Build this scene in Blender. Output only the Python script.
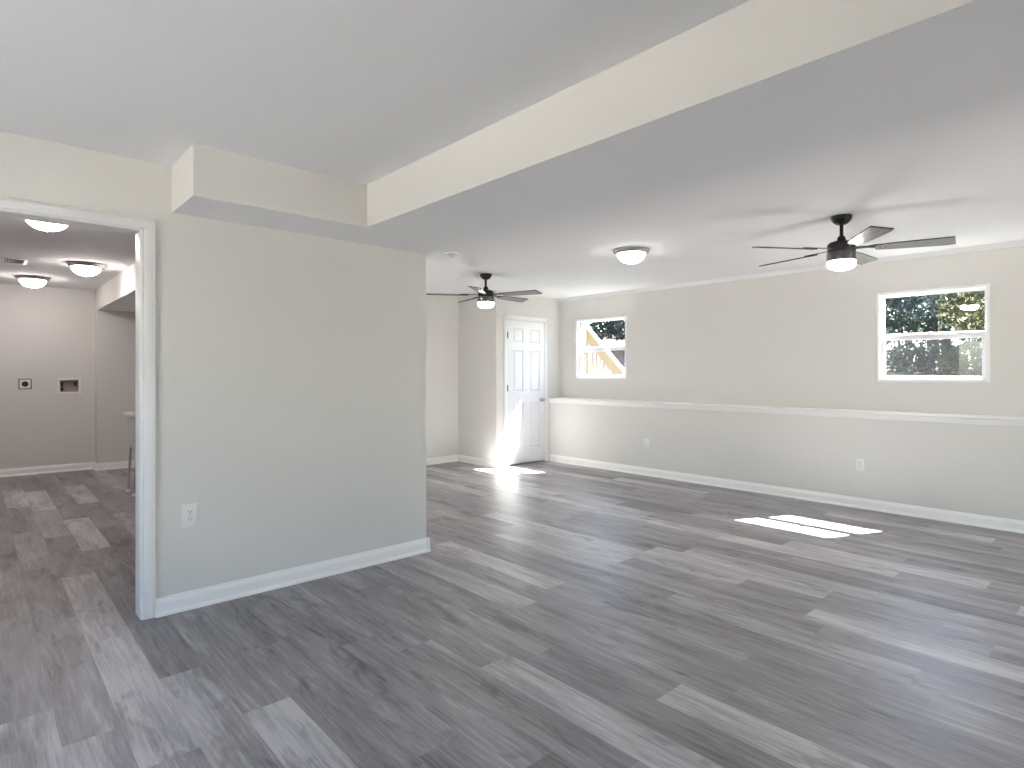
import bpy, bmesh, math, random
from mathutils import Vector, Matrix

for _o in list(bpy.data.objects):
    bpy.data.objects.remove(_o)
scene = bpy.context.scene
COL = scene.collection
random.seed(7)
PI = math.pi

# ------------------------------------------------------------------ camera
CAM_H = 1.30
YAW = math.atan2(654.0, 592.6)
cam = bpy.data.cameras.new('camera')
cam.sensor_fit = 'HORIZONTAL'
cam.sensor_width = 36.0
cam.lens = 592.6 / 1024 * 36.0
cam.shift_y = -11.0 / 1024
cam.clip_start = 0.05
cam.clip_end = 300
cam_o = bpy.data.objects.new('camera', cam)
cam_o.location = (0, 0, CAM_H)
cam_o.rotation_euler = (PI / 2, 0, YAW - PI / 2)
COL.objects.link(cam_o)
scene.camera = cam_o

# ------------------------------------------------------------------ view, sky, sun
vs = scene.view_settings
vs.view_transform = 'Standard'
vs.look = 'None'
vs.exposure = 0.1
vs.gamma = 1.0
vs.use_curve_mapping = False
scene.cycles.use_denoising = True
scene.cycles.max_bounces = 14
scene.cycles.diffuse_bounces = 8
scene.cycles.transparent_max_bounces = 24
scene.cycles.sample_clamp_indirect = 12

SUN_TRAVEL = Vector((-1.0, 0.43, -1.2)).normalized()
SUN_POWER = 180.0
SKY_POWER = 1.4
LAMP_LEFT = 3.0
LAMP_RIGHT = 21.0
LAMP_FAN = 48.0
LAMP_LAUNDRY = 43.0

world = bpy.data.worlds.new('world')
scene.world = world
world.use_nodes = True
wn, wl = world.node_tree.nodes, world.node_tree.links
wn.clear()
w_out = wn.new('ShaderNodeOutputWorld')
w_bg = wn.new('ShaderNodeBackground')
w_sky = wn.new('ShaderNodeTexSky')
w_sky.sky_type = 'NISHITA'
w_sky.sun_disc = False
w_sky.sun_elevation = math.radians(48)
w_sky.sun_rotation = math.atan2(1.0, -0.43)
w_sky.air_density = 1.0
w_sky.dust_density = 1.5
w_bg.inputs['Strength'].default_value = SKY_POWER
wl.new(w_sky.outputs['Color'], w_bg.inputs['Color'])
wl.new(w_bg.outputs['Background'], w_out.inputs['Surface'])

sun = bpy.data.lights.new('sun', 'SUN')
sun.energy = SUN_POWER
sun.angle = math.radians(0.53)
sun.color = (1.0, 0.97, 0.92)
sun_o = bpy.data.objects.new('sun', sun)
sun_o.rotation_euler = SUN_TRAVEL.to_track_quat('-Z', 'Y').to_euler()
sun_o.location = (20, -8, 18)
COL.objects.link(sun_o)

# ------------------------------------------------------------------ helpers: objects
def tag(o, label=None, cat=None, group=None, kind=None):
    if label: o['label'] = label
    if cat: o['category'] = cat
    if group: o['group'] = group
    if kind: o['kind'] = kind
    return o

def empty(name, loc=(0, 0, 0), rz=0.0):
    o = bpy.data.objects.new(name, None)
    o.empty_display_size = 0.1
    o.location = loc
    o.rotation_euler = (0, 0, rz)
    COL.objects.link(o)
    return o

def build(name, bm, mats, parent=None, smooth=None):
    """Link the bmesh as one mesh object; smooth is an angle in degrees."""
    bmesh.ops.recalc_face_normals(bm, faces=bm.faces[:])
    if smooth is not None:
        for f in bm.faces:
            f.smooth = True
    me = bpy.data.meshes.new(name)
    bm.to_mesh(me)
    bm.free()
    if smooth is not None:
        me.set_sharp_from_angle(angle=math.radians(smooth))
    for m in (mats if isinstance(mats, (list, tuple)) else [mats]):
        me.materials.append(m)
    o = bpy.data.objects.new(name, me)
    COL.objects.link(o)
    if parent is not None:
        o.parent = parent
    return o

def struct(name, bm, mats, parent=None, smooth=None):
    o = build(name, bm, mats, parent, smooth)
    if parent is None:
        o['kind'] = 'structure'
    return o

def copy_tree(o, parent=None):
    c = o.copy()
    COL.objects.link(c)
    if parent is not None:
        c.parent = parent
        c.matrix_parent_inverse = o.matrix_parent_inverse.copy()
    for ch in [x for x in bpy.data.objects if x.parent == o]:
        copy_tree(ch, c)
    return c

# ------------------------------------------------------------------ helpers: shapes
def box(bm, lo, hi, bev=0.0, seg=2, mi=0):
    x0, y0, z0 = lo
    x1, y1, z1 = hi
    v = [bm.verts.new(p) for p in ((x0, y0, z0), (x1, y0, z0), (x1, y1, z0), (x0, y1, z0),
                                   (x0, y0, z1), (x1, y0, z1), (x1, y1, z1), (x0, y1, z1))]
    fs = [bm.faces.new([v[i] for i in q]) for q in
          ((3, 2, 1, 0), (4, 5, 6, 7), (0, 1, 5, 4), (1, 2, 6, 5), (2, 3, 7, 6), (3, 0, 4, 7))]
    for f in fs:
        f.material_index = mi
    if bev > 0:
        es = list({e for f in fs for e in f.edges})
        bmesh.ops.bevel(bm, geom=es, offset=bev, segments=seg, affect='EDGES', profile=0.5)
    return bm

def bar(bm, p0, p1, w, d, up=(0, 0, 1), bev=0.0):
    """A rectangular bar from p0 to p1: w across, d along the up-ish axis."""
    p0, p1 = Vector(p0), Vector(p1)
    t = (p1 - p0).normalized()
    u = Vector(up)
    s = t.cross(u).normalized()
    u = s.cross(t).normalized()
    vs_ = []
    for p in (p0, p1):
        for a, b in ((-1, -1), (1, -1), (1, 1), (-1, 1)):
            vs_.append(bm.verts.new(p + s * a * w / 2 + u * b * d / 2))
    fs = [bm.faces.new([vs_[i] for i in q]) for q in
          ((0, 1, 2, 3), (7, 6, 5, 4), (0, 4, 5, 1), (1, 5, 6, 2), (2, 6, 7, 3), (3, 7, 4, 0))]
    if bev > 0:
        es = list({e for f in fs for e in f.edges})
        bmesh.ops.bevel(bm, geom=es, offset=bev, segments=2, affect='EDGES', profile=0.5)
    return bm

def tube(bm, p0, p1, r0, r1=None, n=20, caps=True):
    r1 = r0 if r1 is None else r1
    p0, p1 = Vector(p0), Vector(p1)
    t = (p1 - p0).normalized()
    a = t.cross(Vector((0, 0, 1)))
    if a.length < 1e-4:
        a = t.cross(Vector((1, 0, 0)))
    a.normalize()
    b = t.cross(a)
    rings = []
    for p, r in ((p0, r0), (p1, r1)):
        rings.append([bm.verts.new(p + (a * math.cos(2 * PI * k / n) + b * math.sin(2 * PI * k / n)) * r) for k in range(n)])
    for k in range(n):
        bm.faces.new((rings[0][k], rings[0][(k + 1) % n], rings[1][(k + 1) % n], rings[1][k]))
    if caps:
        bm.faces.new(rings[0][::-1])
        bm.faces.new(rings[1])
    return bm

def lathe(bm, prof, n=40, org=(0, 0, 0), mat=None):
    """Spin (r, z) points round z; r = 0 closes in a point. mat turns the result."""
    ox, oy, oz = org
    rings = []
    for r, z in prof:
        if r < 1e-6:
            pts = [Vector((0, 0, z))]
        else:
            pts = [Vector((r * math.cos(2 * PI * k / n), r * math.sin(2 * PI * k / n), z)) for k in range(n)]
        if mat is not None:
            pts = [mat @ p for p in pts]
        rings.append([bm.verts.new(p + Vector((ox, oy, oz))) for p in pts])
    for a, b in zip(rings, rings[1:]):
        if len(a) == 1 and len(b) == 1:
            continue
        for k in range(n):
            k2 = (k + 1) % n
            if len(a) == 1:
                bm.faces.new((a[0], b[k], b[k2]))
            elif len(b) == 1:
                bm.faces.new((a[k], a[k2], b[0]))
            else:
                bm.faces.new((a[k], a[k2], b[k2], b[k]))
    return bm

def extrude_profile(bm, prof, p0, p1, out):
    """Profile points (o, z): o away from the wall along out, z up; run from p0 to p1."""
    out = Vector(out)
    ends = []
    for p in (Vector(p0), Vector(p1)):
        ends.append([bm.verts.new(p + out * o + Vector((0, 0, z))) for o, z in prof])
    n = len(prof)
    for k in range(n):
        bm.faces.new((ends[0][k], ends[0][(k + 1) % n], ends[1][(k + 1) % n], ends[1][k]))
    bm.faces.new(ends[0][::-1])
    bm.faces.new(ends[1])
    return bm

def prism(bm, pts, axis, a, b):
    """A 2-D outline pushed along an axis from a to b. axis 'x': points are (y, z); 'y': (x, z); 'z': (x, y)."""
    def P(q, t):
        return {'x': (t, q[0], q[1]), 'y': (q[0], t, q[1]), 'z': (q[0], q[1], t)}[axis]
    r0 = [bm.verts.new(P(q, a)) for q in pts]
    r1 = [bm.verts.new(P(q, b)) for q in pts]
    n = len(pts)
    for k in range(n):
        bm.faces.new((r0[k], r0[(k + 1) % n], r1[(k + 1) % n], r1[k]))
    bm.faces.new(r0[::-1])
    bm.faces.new(r1)
    return bm

def wall_cells(bm, axis, t0, t1, u0, u1, z0, z1, holes, mi=0):
    """A wall of thickness t0..t1 with rectangular holes (u0, u1, z0, z1); axis 'x': faces +-x, u is y."""
    us = sorted({u0, u1, *[h for q in holes for h in q[:2]]})
    zs = sorted({z0, z1, *[h for q in holes for h in q[2:]]})
    us = [u for u in us if u0 <= u <= u1]
    zs = [z for z in zs if z0 <= z <= z1]
    for ua, ub in zip(us, us[1:]):
        for za, zb in zip(zs, zs[1:]):
            uc, zc = (ua + ub) / 2, (za + zb) / 2
            if any(h[0] < uc < h[1] and h[2] < zc < h[3] for h in holes):
                continue
            if axis == 'x':
                box(bm, (t0, ua, za), (t1, ub, zb), mi=mi)
            else:
                box(bm, (ua, t0, za), (ub, t1, zb), mi=mi)
    return bm

# ------------------------------------------------------------------ materials
def new_mat(name):
    m = bpy.data.materials.new(name)
    m.use_nodes = True
    return m, m.node_tree.nodes, m.node_tree.links, m.node_tree.nodes['Principled BSDF']

def simple(name, col, rough=0.5, metal=0.0, spec=0.5, noise=0.0, nscale=40.0, bump=0.0, bscale=200.0):
    m, n, l, b = new_mat(name)
    b.inputs['Base Color'].default_value = (*col, 1)
    b.inputs['Roughness'].default_value = rough
    b.inputs['Metallic'].default_value = metal
    b.inputs['Specular IOR Level'].default_value = spec
    tc = n.new('ShaderNodeTexCoord')
    if noise > 0:
        t = n.new('ShaderNodeTexNoise')
        t.inputs['Scale'].default_value = nscale
        t.inputs['Detail'].default_value = 4
        l.new(tc.outputs['Object'], t.inputs['Vector'])
        mx = n.new('ShaderNodeMix')
        mx.data_type = 'RGBA'
        mx.inputs['A'].default_value = (*[c * (1 - noise) for c in col], 1)
        mx.inputs['B'].default_value = (*[min(1, c * (1 + noise)) for c in col], 1)
        l.new(t.outputs['Fac'], mx.inputs['Factor'])
        l.new(mx.outputs['Result'], b.inputs['Base Color'])
    if bump > 0:
        t2 = n.new('ShaderNodeTexNoise')
        t2.inputs['Scale'].default_value = bscale
        t2.inputs['Detail'].default_value = 3
        l.new(tc.outputs['Object'], t2.inputs['Vector'])
        bp = n.new('ShaderNodeBump')
        bp.inputs['Strength'].default_value = bump
        bp.inputs['Distance'].default_value = 0.002
        l.new(t2.outputs['Fac'], bp.inputs['Height'])
        l.new(bp.outputs['Normal'], b.inputs['Normal'])
    return m

M = {}
M['wall'] = simple('cream_wall_paint', (0.700, 0.687, 0.660), 0.62, spec=0.3, noise=0.012, nscale=1.5, bump=0.05, bscale=160)
M['ceiling'] = simple('flat_white_ceiling_paint', (0.88, 0.88, 0.885), 0.85, spec=0.15, noise=0.01, nscale=2, bump=0.05, bscale=120)
M['trim'] = simple('semi_gloss_white_trim', (0.88, 0.875, 0.865), 0.32, spec=0.5, noise=0.008, nscale=6)
M['door'] = simple('white_door_paint', (0.83, 0.85, 0.88), 0.30, spec=0.5, noise=0.01, nscale=5)
M['vinyl'] = simple('white_window_vinyl', (0.92, 0.92, 0.93), 0.35, noise=0.008, nscale=8)
M['plastic'] = simple('white_plastic', (0.80, 0.80, 0.77), 0.35, noise=0.01, nscale=20)
M['slot'] = simple('dark_slot', (0.02, 0.02, 0.02), 0.7, noise=0.1)
M['black_metal'] = simple('matte_black_metal', (0.018, 0.018, 0.020), 0.38, 0.6, noise=0.1, nscale=30)
M['grey_metal'] = simple('smoked_grey_metal', (0.13, 0.12, 0.13), 0.30, 0.8, noise=0.06, nscale=20)
M['nickel'] = simple('brushed_nickel', (0.52, 0.51, 0.50), 0.30, 0.95, noise=0.05, nscale=60)
M['tub'] = simple('white_tub_plastic', (0.68, 0.70, 0.72), 0.45, noise=0.02, nscale=12)
M['leg_steel'] = simple('grey_leg_steel', (0.46, 0.42, 0.39), 0.4, 0.5, noise=0.05)
M['brass'] = simple('valve_brass', (0.10, 0.075, 0.055), 0.4, 0.7, noise=0.1)
M['tray'] = simple('shade_beige_tray', (0.44, 0.38, 0.33), 0.5, noise=0.03)  # shadow inside the recess is put into this darker tray colour
M['bounce_slab'] = simple('tan_bounce_concrete', (0.48, 0.44, 0.39), 0.9, spec=0.1, noise=0.06, nscale=2)  # warm tan chosen to tint the daylight it bounces indoors
M['outdoor_siding'] = simple('outside_wall_block', (0.45, 0.44, 0.42), 0.85, noise=0.1, nscale=6)

def emitter(name, col, strength):
    m = bpy.data.materials.new(name)
    m.use_nodes = True
    n, l = m.node_tree.nodes, m.node_tree.links
    n.clear()
    o = n.new('ShaderNodeOutputMaterial')
    e = n.new('ShaderNodeEmission')
    e.inputs['Color'].default_value = (*col, 1)
    e.inputs['Strength'].default_value = strength
    l.new(e.outputs['Emission'], o.inputs['Surface'])
    return m

M['lamp_main'] = emitter('lit_frosted_glass', (1.0, 0.955, 0.89), LAMP_RIGHT)
M['lamp_warm'] = emitter('lit_frosted_glass_warm', (1.0, 0.86, 0.66), LAMP_LEFT)
M['fill_alcove'] = emitter('alcove_fill_glow', (1.0, 0.98, 0.96), 80.0)  # glow of the added alcove fill light
M['lamp_fan'] = emitter('lit_fan_globe', (1.0, 0.97, 0.93), LAMP_FAN)
M['lamp_laundry'] = emitter('lit_laundry_glass', (1.0, 0.91, 0.885), LAMP_LAUNDRY)

def glass_mat(name, tint, ior=1.45):
    m = bpy.data.materials.new(name)
    m.use_nodes = True
    n, l = m.node_tree.nodes, m.node_tree.links
    n.clear()
    o = n.new('ShaderNodeOutputMaterial')
    mx = n.new('ShaderNodeMixShader')
    lw = n.new('ShaderNodeLayerWeight')          # Schlick: the same from both sides of the pane
    lw.inputs['Blend'].default_value = 0.5
    pw = n.new('ShaderNodeMath'); pw.operation = 'POWER'
    pw.inputs[1].default_value = 5.0
    l.new(lw.outputs['Facing'], pw.inputs[0])
    fr = n.new('ShaderNodeMath'); fr.operation = 'MULTIPLY_ADD'
    fr.inputs[1].default_value = 0.93
    fr.inputs[2].default_value = 0.07
    l.new(pw.outputs[0], fr.inputs[0])
    t = n.new('ShaderNodeBsdfTransparent')
    t.inputs['Color'].default_value = (*tint, 1)
    g = n.new('ShaderNodeBsdfGlossy')
    g.inputs['Roughness'].default_value = 0.01
    l.new(fr.outputs[0], mx.inputs['Fac'])
    l.new(t.outputs['BSDF'], mx.inputs[1])
    l.new(g.outputs['BSDF'], mx.inputs[2])
    l.new(mx.outputs['Shader'], o.inputs['Surface'])
    return m
M['glass'] = glass_mat('window_glass', (0.90, 0.93, 0.93))

def screen_mat():
    m = bpy.data.materials.new('insect_screen_mesh')
    m.use_nodes = True
    n, l = m.node_tree.nodes, m.node_tree.links
    n.clear()
    o = n.new('ShaderNodeOutputMaterial')
    mx = n.new('ShaderNodeMixShader')
    mx.inputs['Fac'].default_value = 0.13
    t = n.new('ShaderNodeBsdfTransparent')
    d = n.new('ShaderNodeBsdfDiffuse')
    d.inputs['Color'].default_value = (0.07, 0.07, 0.073, 1)
    tr = n.new('ShaderNodeBsdfTranslucent')
    tr.inputs['Color'].default_value = (0.02, 0.02, 0.021, 1)
    ad = n.new('ShaderNodeAddShader')
    l.new(d.outputs['BSDF'], ad.inputs[0])
    l.new(tr.outputs['BSDF'], ad.inputs[1])
    l.new(t.outputs['BSDF'], mx.inputs[1])
    l.new(ad.outputs['Shader'], mx.inputs[2])
    l.new(mx.outputs['Shader'], o.inputs['Surface'])
    return m
M['screen'] = screen_mat()

def floor_mat():
    m, n, l, b = new_mat('grey_vinyl_planks')
    at = n.new('ShaderNodeAttribute')
    at.attribute_name = 'plank'
    sep = n.new('ShaderNodeSeparateColor')
    l.new(at.outputs['Color'], sep.inputs['Color'])
    tc = n.new('ShaderNodeTexCoord')
    off = n.new('ShaderNodeVectorMath'); off.operation = 'SCALE'
    comb = n.new('ShaderNodeCombineXYZ')
    l.new(sep.outputs['Green'], comb.inputs['X'])
    l.new(sep.outputs['Green'], comb.inputs['Y'])
    l.new(sep.outputs['Blue'], comb.inputs['Z'])
    l.new(comb.outputs['Vector'], off.inputs[0])
    off.inputs['Scale'].default_value = 37.0
    add = n.new('ShaderNodeVectorMath'); add.operation = 'ADD'
    l.new(tc.outputs['Object'], add.inputs[0])
    l.new(off.outputs['Vector'], add.inputs[1])
    def noise(scale_vec, scale, detail, rough=0.55, dist=0.0):
        mp = n.new('ShaderNodeMapping')
        mp.inputs['Scale'].default_value = scale_vec
        l.new(add.outputs['Vector'], mp.inputs['Vector'])
        t = n.new('ShaderNodeTexNoise')
        t.inputs['Scale'].default_value = scale
        t.inputs['Detail'].default_value = detail
        t.inputs['Roughness'].default_value = rough
        t.inputs['Distortion'].default_value = dist
        l.new(mp.outputs['Vector'], t.inputs['Vector'])
        return t
    broad = noise((7.0, 1.1, 1), 1.0, 3, 0.5, 0.4)      # wide soft streaks
    fine = noise((55, 3.2, 1), 1.0, 5, 0.62, 0.3)       # fine grain
    knot = noise((9, 2.6, 1), 1.0, 3, 0.6, 0.8)         # dark patches
    def rng(t, lo, hi, a, c):
        r = n.new('ShaderNodeMapRange')
        r.inputs['From Min'].default_value = lo
        r.inputs['From Max'].default_value = hi
        r.inputs['To Min'].default_value = a
        r.inputs['To Max'].default_value = c
        l.new(t.outputs['Fac'], r.inputs['Value'])
        return r
    rb = rng(broad, 0.3, 0.7, -0.21, 0.21)
    rf = rng(fine, 0.3, 0.7, -0.20, 0.20)
    rk = rng(knot, 0.56, 0.70, 0.0, -0.30)
    def addm(a, c):
        x = n.new('ShaderNodeMath'); x.operation = 'ADD'
        l.new(a, x.inputs[0]); l.new(c, x.inputs[1])
        return x.outputs[0]
    speck = noise((130, 8, 1), 1.0, 4, 0.7, 0.5)
    rs = rng(speck, 0.35, 0.65, -0.10, 0.10)
    v = addm(addm(addm(addm(sep.outputs['Red'], rb.outputs[0]), rf.outputs[0]), rk.outputs[0]), rs.outputs[0])
    cr = n.new('ShaderNodeValToRGB')
    el = cr.color_ramp.elements
    el[0].position = 0.0; el[0].color = (0.078, 0.074, 0.080, 1)
    el[1].position = 1.0; el[1].color = (0.515, 0.501, 0.511, 1)
    e = el.new(0.33); e.color = (0.184, 0.175, 0.186, 1)
    e = el.new(0.62); e.color = (0.290, 0.278, 0.290, 1)
    l.new(v, cr.inputs['Fac'])
    l.new(cr.outputs['Color'], b.inputs['Base Color'])
    b.inputs['Specular IOR Level'].default_value = 0.5
    rr = rng(fine, 0.3, 0.7, 0.33, 0.46)
    l.new(rr.outputs[0], b.inputs['Roughness'])
    bp = n.new('ShaderNodeBump')
    bp.inputs['Strength'].default_value = 0.12
    bp.inputs['Distance'].default_value = 0.002
    l.new(fine.outputs['Fac'], bp.inputs['Height'])
    l.new(bp.outputs['Normal'], b.inputs['Normal'])
    return m
M['floor'] = floor_mat()

def blade_mat():
    m, n, l, b = new_mat('grey_oak_fan_blade')
    tc = n.new('ShaderNodeTexCoord')
    mp = n.new('ShaderNodeMapping')
    mp.inputs['Scale'].default_value = (4, 70, 4)
    l.new(tc.outputs['Object'], mp.inputs['Vector'])
    t = n.new('ShaderNodeTexNoise')
    t.inputs['Scale'].default_value = 1.0
    t.inputs['Detail'].default_value = 5
    l.new(mp.outputs['Vector'], t.inputs['Vector'])
    cr = n.new('ShaderNodeValToRGB')
    cr.color_ramp.elements[0].position = 0.3
    cr.color_ramp.elements[0].color = (0.10, 0.098, 0.102, 1)
    cr.color_ramp.elements[1].position = 0.75
    cr.color_ramp.elements[1].color = (0.20, 0.195, 0.20, 1)
    l.new(t.outputs['Fac'], cr.inputs['Fac'])
    l.new(cr.outputs['Color'], b.inputs['Base Color'])
    b.inputs['Roughness'].default_value = 0.42
    return m
M['blade'] = blade_mat()
M['blade_edge'] = simple('dark_blade_edge', (0.02, 0.02, 0.022), 0.45, noise=0.1)

def leaf_mat(name, c1, c2, transl):
    m = bpy.data.materials.new(name)
    m.use_nodes = True
    n, l = m.node_tree.nodes, m.node_tree.links
    n.clear()
    o = n.new('ShaderNodeOutputMaterial')
    tc = n.new('ShaderNodeTexCoord')
    t = n.new('ShaderNodeTexNoise')
    t.inputs['Scale'].default_value = 2.2
    t.inputs['Detail'].default_value = 6
    t.inputs['Roughness'].default_value = 0.8
    l.new(tc.outputs['Object'], t.inputs['Vector'])
    cr = n.new('ShaderNodeValToRGB')
    cr.color_ramp.elements[0].position = 0.35
    cr.color_ramp.elements[0].color = (*c1, 1)
    cr.color_ramp.elements[1].position = 0.68
    cr.color_ramp.elements[1].color = (*c2, 1)
    l.new(t.outputs['Fac'], cr.inputs['Fac'])
    d = n.new('ShaderNodeBsdfPrincipled')
    d.inputs['Roughness'].default_value = 0.5
    d.inputs['Specular IOR Level'].default_value = 0.25
    tr = n.new('ShaderNodeBsdfTranslucent')
    l.new(cr.outputs['Color'], d.inputs['Base Color'])
    l.new(cr.outputs['Color'], tr.inputs['Color'])
    mx = n.new('ShaderNodeMixShader')
    mx.inputs['Fac'].default_value = transl
    l.new(d.outputs['BSDF'], mx.inputs[1])
    l.new(tr.outputs['BSDF'], mx.inputs[2])
    l.new(mx.outputs['Shader'], o.inputs['Surface'])
    return m
M['leaf_blue'] = leaf_mat('blue_green_leaves', (0.014, 0.024, 0.028), (0.042, 0.060, 0.066), 0.35)
M['leaf_green'] = leaf_mat('mid_green_leaves', (0.018, 0.026, 0.018), (0.052, 0.066, 0.044), 0.4)
M['leaf_gold'] = leaf_mat('yellow_green_leaves', (0.034, 0.037, 0.016), (0.095, 0.092, 0.048), 0.5)
M['bark'] = simple('tree_bark', (0.045, 0.038, 0.034), 0.9, noise=0.35, nscale=8, bump=0.4, bscale=20)
M['lawn'] = simple('autumn_lawn', (0.018, 0.022, 0.012), 0.95, spec=0.1, noise=0.35, nscale=1.2)
M['drive'] = simple('pale_gravel_drive', (0.045, 0.044, 0.043), 0.9, spec=0.1, noise=0.15, nscale=3)
M['lumber'] = simple('new_yellow_lumber', (0.10, 0.073, 0.040), 0.7, spec=0.2, noise=0.15, nscale=14)
M['lumber_pale'] = simple('pale_lumber', (0.15, 0.13, 0.10), 0.7, spec=0.2, noise=0.10, nscale=14)
M['brick'] = simple('pink_brick', (0.17, 0.115, 0.113), 0.85, spec=0.1, noise=0.12, nscale=9)
M['roofing'] = simple('pale_pink_shingles', (0.048, 0.039, 0.041), 0.9, spec=0.1, noise=0.1, nscale=6)
M['house_white'] = simple('white_house_trim', (0.07, 0.073, 0.08), 0.7, noise=0.03)

# ------------------------------------------------------------------ dimensions
ZC = 2.42               # ceiling
ZB = 2.168              # underside of beam and boxed soffit
YP = 3.62               # face of the partition
XP = 2.436              # end of the partition
YD = 6.15               # wall with the panel door
YB = 7.01               # far wall
XN = 5.28               # side of the closet
XL = 6.31               # lower knee wall
XU = 6.56               # upper wall with the windows
XO = 6.72               # outside face
X0, Y0 = -1.60, -3.20   # room edges behind the camera
YL = 9.76               # laundry end wall
WIN = [(1.03, 1.907, 1.216, 2.083), (4.915, 5.835, 1.216, 2.083)]

# ------------------------------------------------------------------ floor
def make_floor():
    bm = bmesh.new()
    lay = bm.loops.layers.float_color.new('plank')
    W, L, XS = 0.1785, 1.22, 0.579
    rnd = random.Random(21)
    known_phase = {-1: 4.69, 0: 2.87, 1: 2.36, 2: 1.66, 3: 2.92, 4: 1.414, 5: 2.405, 6: 2.03, 8: 1.36,
                   9: 2.40, 11: 2.50, 10: 1.40, 13: 1.94, 12: 0.90, 15: 1.30, 17: 2.55, 22: 0.73}
    # tone of single planks: (row, y of one point on it) -> tone
    known = {(-1, 4.0): .72, (-1, 3.0): .84, (-1, 1.6): .55, (-1, 5.2): .40, (-1, 6.4): .66,
             (0, 5.9): .78, (0, 4.7): .36, (0, 3.4): .38, (0, 2.2): .66, (0, 7.0): .42, (0, 1.0): .5,
             (1, 1.7): .84, (1, 3.0): .46, (1, 4.2): .42, (1, 5.5): .44, (1, 0.7): .5,
             (2, 3.2): .44, (2, 2.2): .42, (2, 1.0): .40, (3, 2.2): .50, (3, 3.3): .44, (3, 1.2): .42,
             (4, 2.0): .40, (4, 0.9): .22, (4, 3.2): .46, (5, 3.0): .42, (5, 1.8): .52, (5, 0.8): .5,
             (6, 1.4): .74, (6, 2.6): .43, (6, 0.4): .6, (7, 2.0): .44, (7, 3.2): .46, (7, 1.0): .36,
             (8, 0.8): .80, (8, 2.0): .42, (8, 3.0): .46, (9, 3.0): .68, (9, 1.6): .44, (9, 0.6): .42,
             (10, 3.0): .50, (10, 2.0): .40, (10, 1.0): .44, (11, 3.0): .72, (11, 1.9): .44, (11, 0.9): .44,
             (12, 1.4): .38, (12, 0.4): .5, (13, 1.3): .60, (13, 2.6): .42, (14, 1.0): .52, (14, 2.2): .56,
             (15, 0.9): .80, (15, 1.8): .44, (16, 1.2): .46, (16, 0.2): .44, (17, 1.9): .78, (17, 0.8): .48,
             (-2, 4.0): .40, (-2, 2.9): .52, (-2, 5.3): .50, (-2, 6.4): .46, (-2, 1.9): .6, (-3, 3.0): .48}
    x_lo, x_hi, y_lo, y_hi = X0, XO, Y0, YL + 0.1
    k = math.floor((x_lo - XS) / W)
    while XS + k * W < x_hi:
        xa, xb = max(x_lo, XS + k * W), min(x_hi, XS + (k + 1) * W)
        ph = known_phase.get(k, rnd.uniform(0, L))
        j = math.floor((y_lo - ph) / L)
        while ph + j * L < y_hi:
            ya, yb = max(y_lo, ph + j * L), min(y_hi, ph + (j + 1) * L)
            if yb - ya > 1e-4:
                r = rnd.random()
                tone = rnd.uniform(.38, .54) if r < .58 else (rnd.uniform(.60, .80) if r < .86 else rnd.uniform(.26, .36))
                for (kk, yy), tt in known.items():
                    if kk == k and ya <= yy < yb:
                        tone = tt
                c = (tone, rnd.random(), rnd.random(), 1)
                f = bm.faces.new([bm.verts.new(p) for p in ((xa, ya, 0), (xb, ya, 0), (xb, yb, 0), (xa, yb, 0))])
                for lp in f.loops:
                    lp[lay] = c
            j += 1
        k += 1
    # slab below
    fs0 = len(bm.faces)
    box(bm, (x_lo, y_lo, -0.2), (x_hi, y_hi, -0.004))
    bm.faces.ensure_lookup_table()
    for f in bm.faces[fs0:]:
        for lp in f.loops:
            lp[lay] = (.4, .5, .5, 1)
    return struct('floor', bm, M['floor'])
make_floor()

# ------------------------------------------------------------------ ceiling, beam, soffits
bm = bmesh.new()
box(bm, (X0 - .2, Y0 - .2, ZC), (XO, YL + .3, ZC + .2))
struct('ceiling', bm, M['ceiling'])

def boxed(name, lo, hi):
    """Painted like the walls on its sides, like the ceiling underneath."""
    bm = bmesh.new()
    box(bm, lo, hi)
    bmesh.ops.recalc_face_normals(bm, faces=bm.faces[:])
    for f in bm.faces:
        f.material_index = 1 if f.normal.z < -0.5 else 0
    return struct(name, bm, [M['wall'], M['ceiling']])
boxed('ceiling_beam', (1.727, Y0, ZB), (2.455, YP + .10, ZC))
boxed('ceiling_soffit', (0.79, 3.19, ZB), (1.727, YP, ZC))
boxed('ceiling_soffit_laundry', (1.205, YP + .12, 2.142), (XP - .12, YL, ZC))

# ------------------------------------------------------------------ walls
DOORWAY = (-0.20, 0.655, 0.0, 2.060)
bm = bmesh.new(); wall_cells(bm, 'y', YP, YP + .12, X0, XP, 0, ZC, [DOORWAY])
struct('wall_partition', bm, M['wall'])
bm = bmesh.new(); box(bm, (XP - .12, YP + .12, 0), (XP, YL + .1, ZC))
struct('wall_partition_side', bm, M['wall'])
bm = bmesh.new(); box(bm, (XP, YB, 0), (XO, YB + .12, ZC))
struct('wall_back', bm, M['wall'])
bm = bmesh.new(); box(bm, (XN, YD + .12, 0), (XN + .1, YB, ZC))
struct('wall_closet_side', bm, M['wall'])
bm = bmesh.new(); box(bm, (XO - .12, YD + .12, 0), (XO, YB, ZC))
struct('wall_closet_outer', bm, M['wall'])
DOOR = (5.475, 6.213, 0.0, 2.050)
bm = bmesh.new(); wall_cells(bm, 'y', YD, YD + .12, XN, XO, 0, ZC, [DOOR])
struct('wall_closet', bm, M['wall'])
bm = bmesh.new(); box(bm, (XL, Y0, 0), (XO, YD, .906))
struct('wall_right_lower', bm, M['wall'])
bm = bmesh.new(); wall_cells(bm, 'x', XU, XO, Y0, YD, .906, ZC, WIN)
struct('wall_right_upper', bm, M['wall'])
ADDED_SLIDERS = [(3.55, 5.05, 0.0, 2.06)]  # unseen opening, added to let fill daylight in from the front
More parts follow.
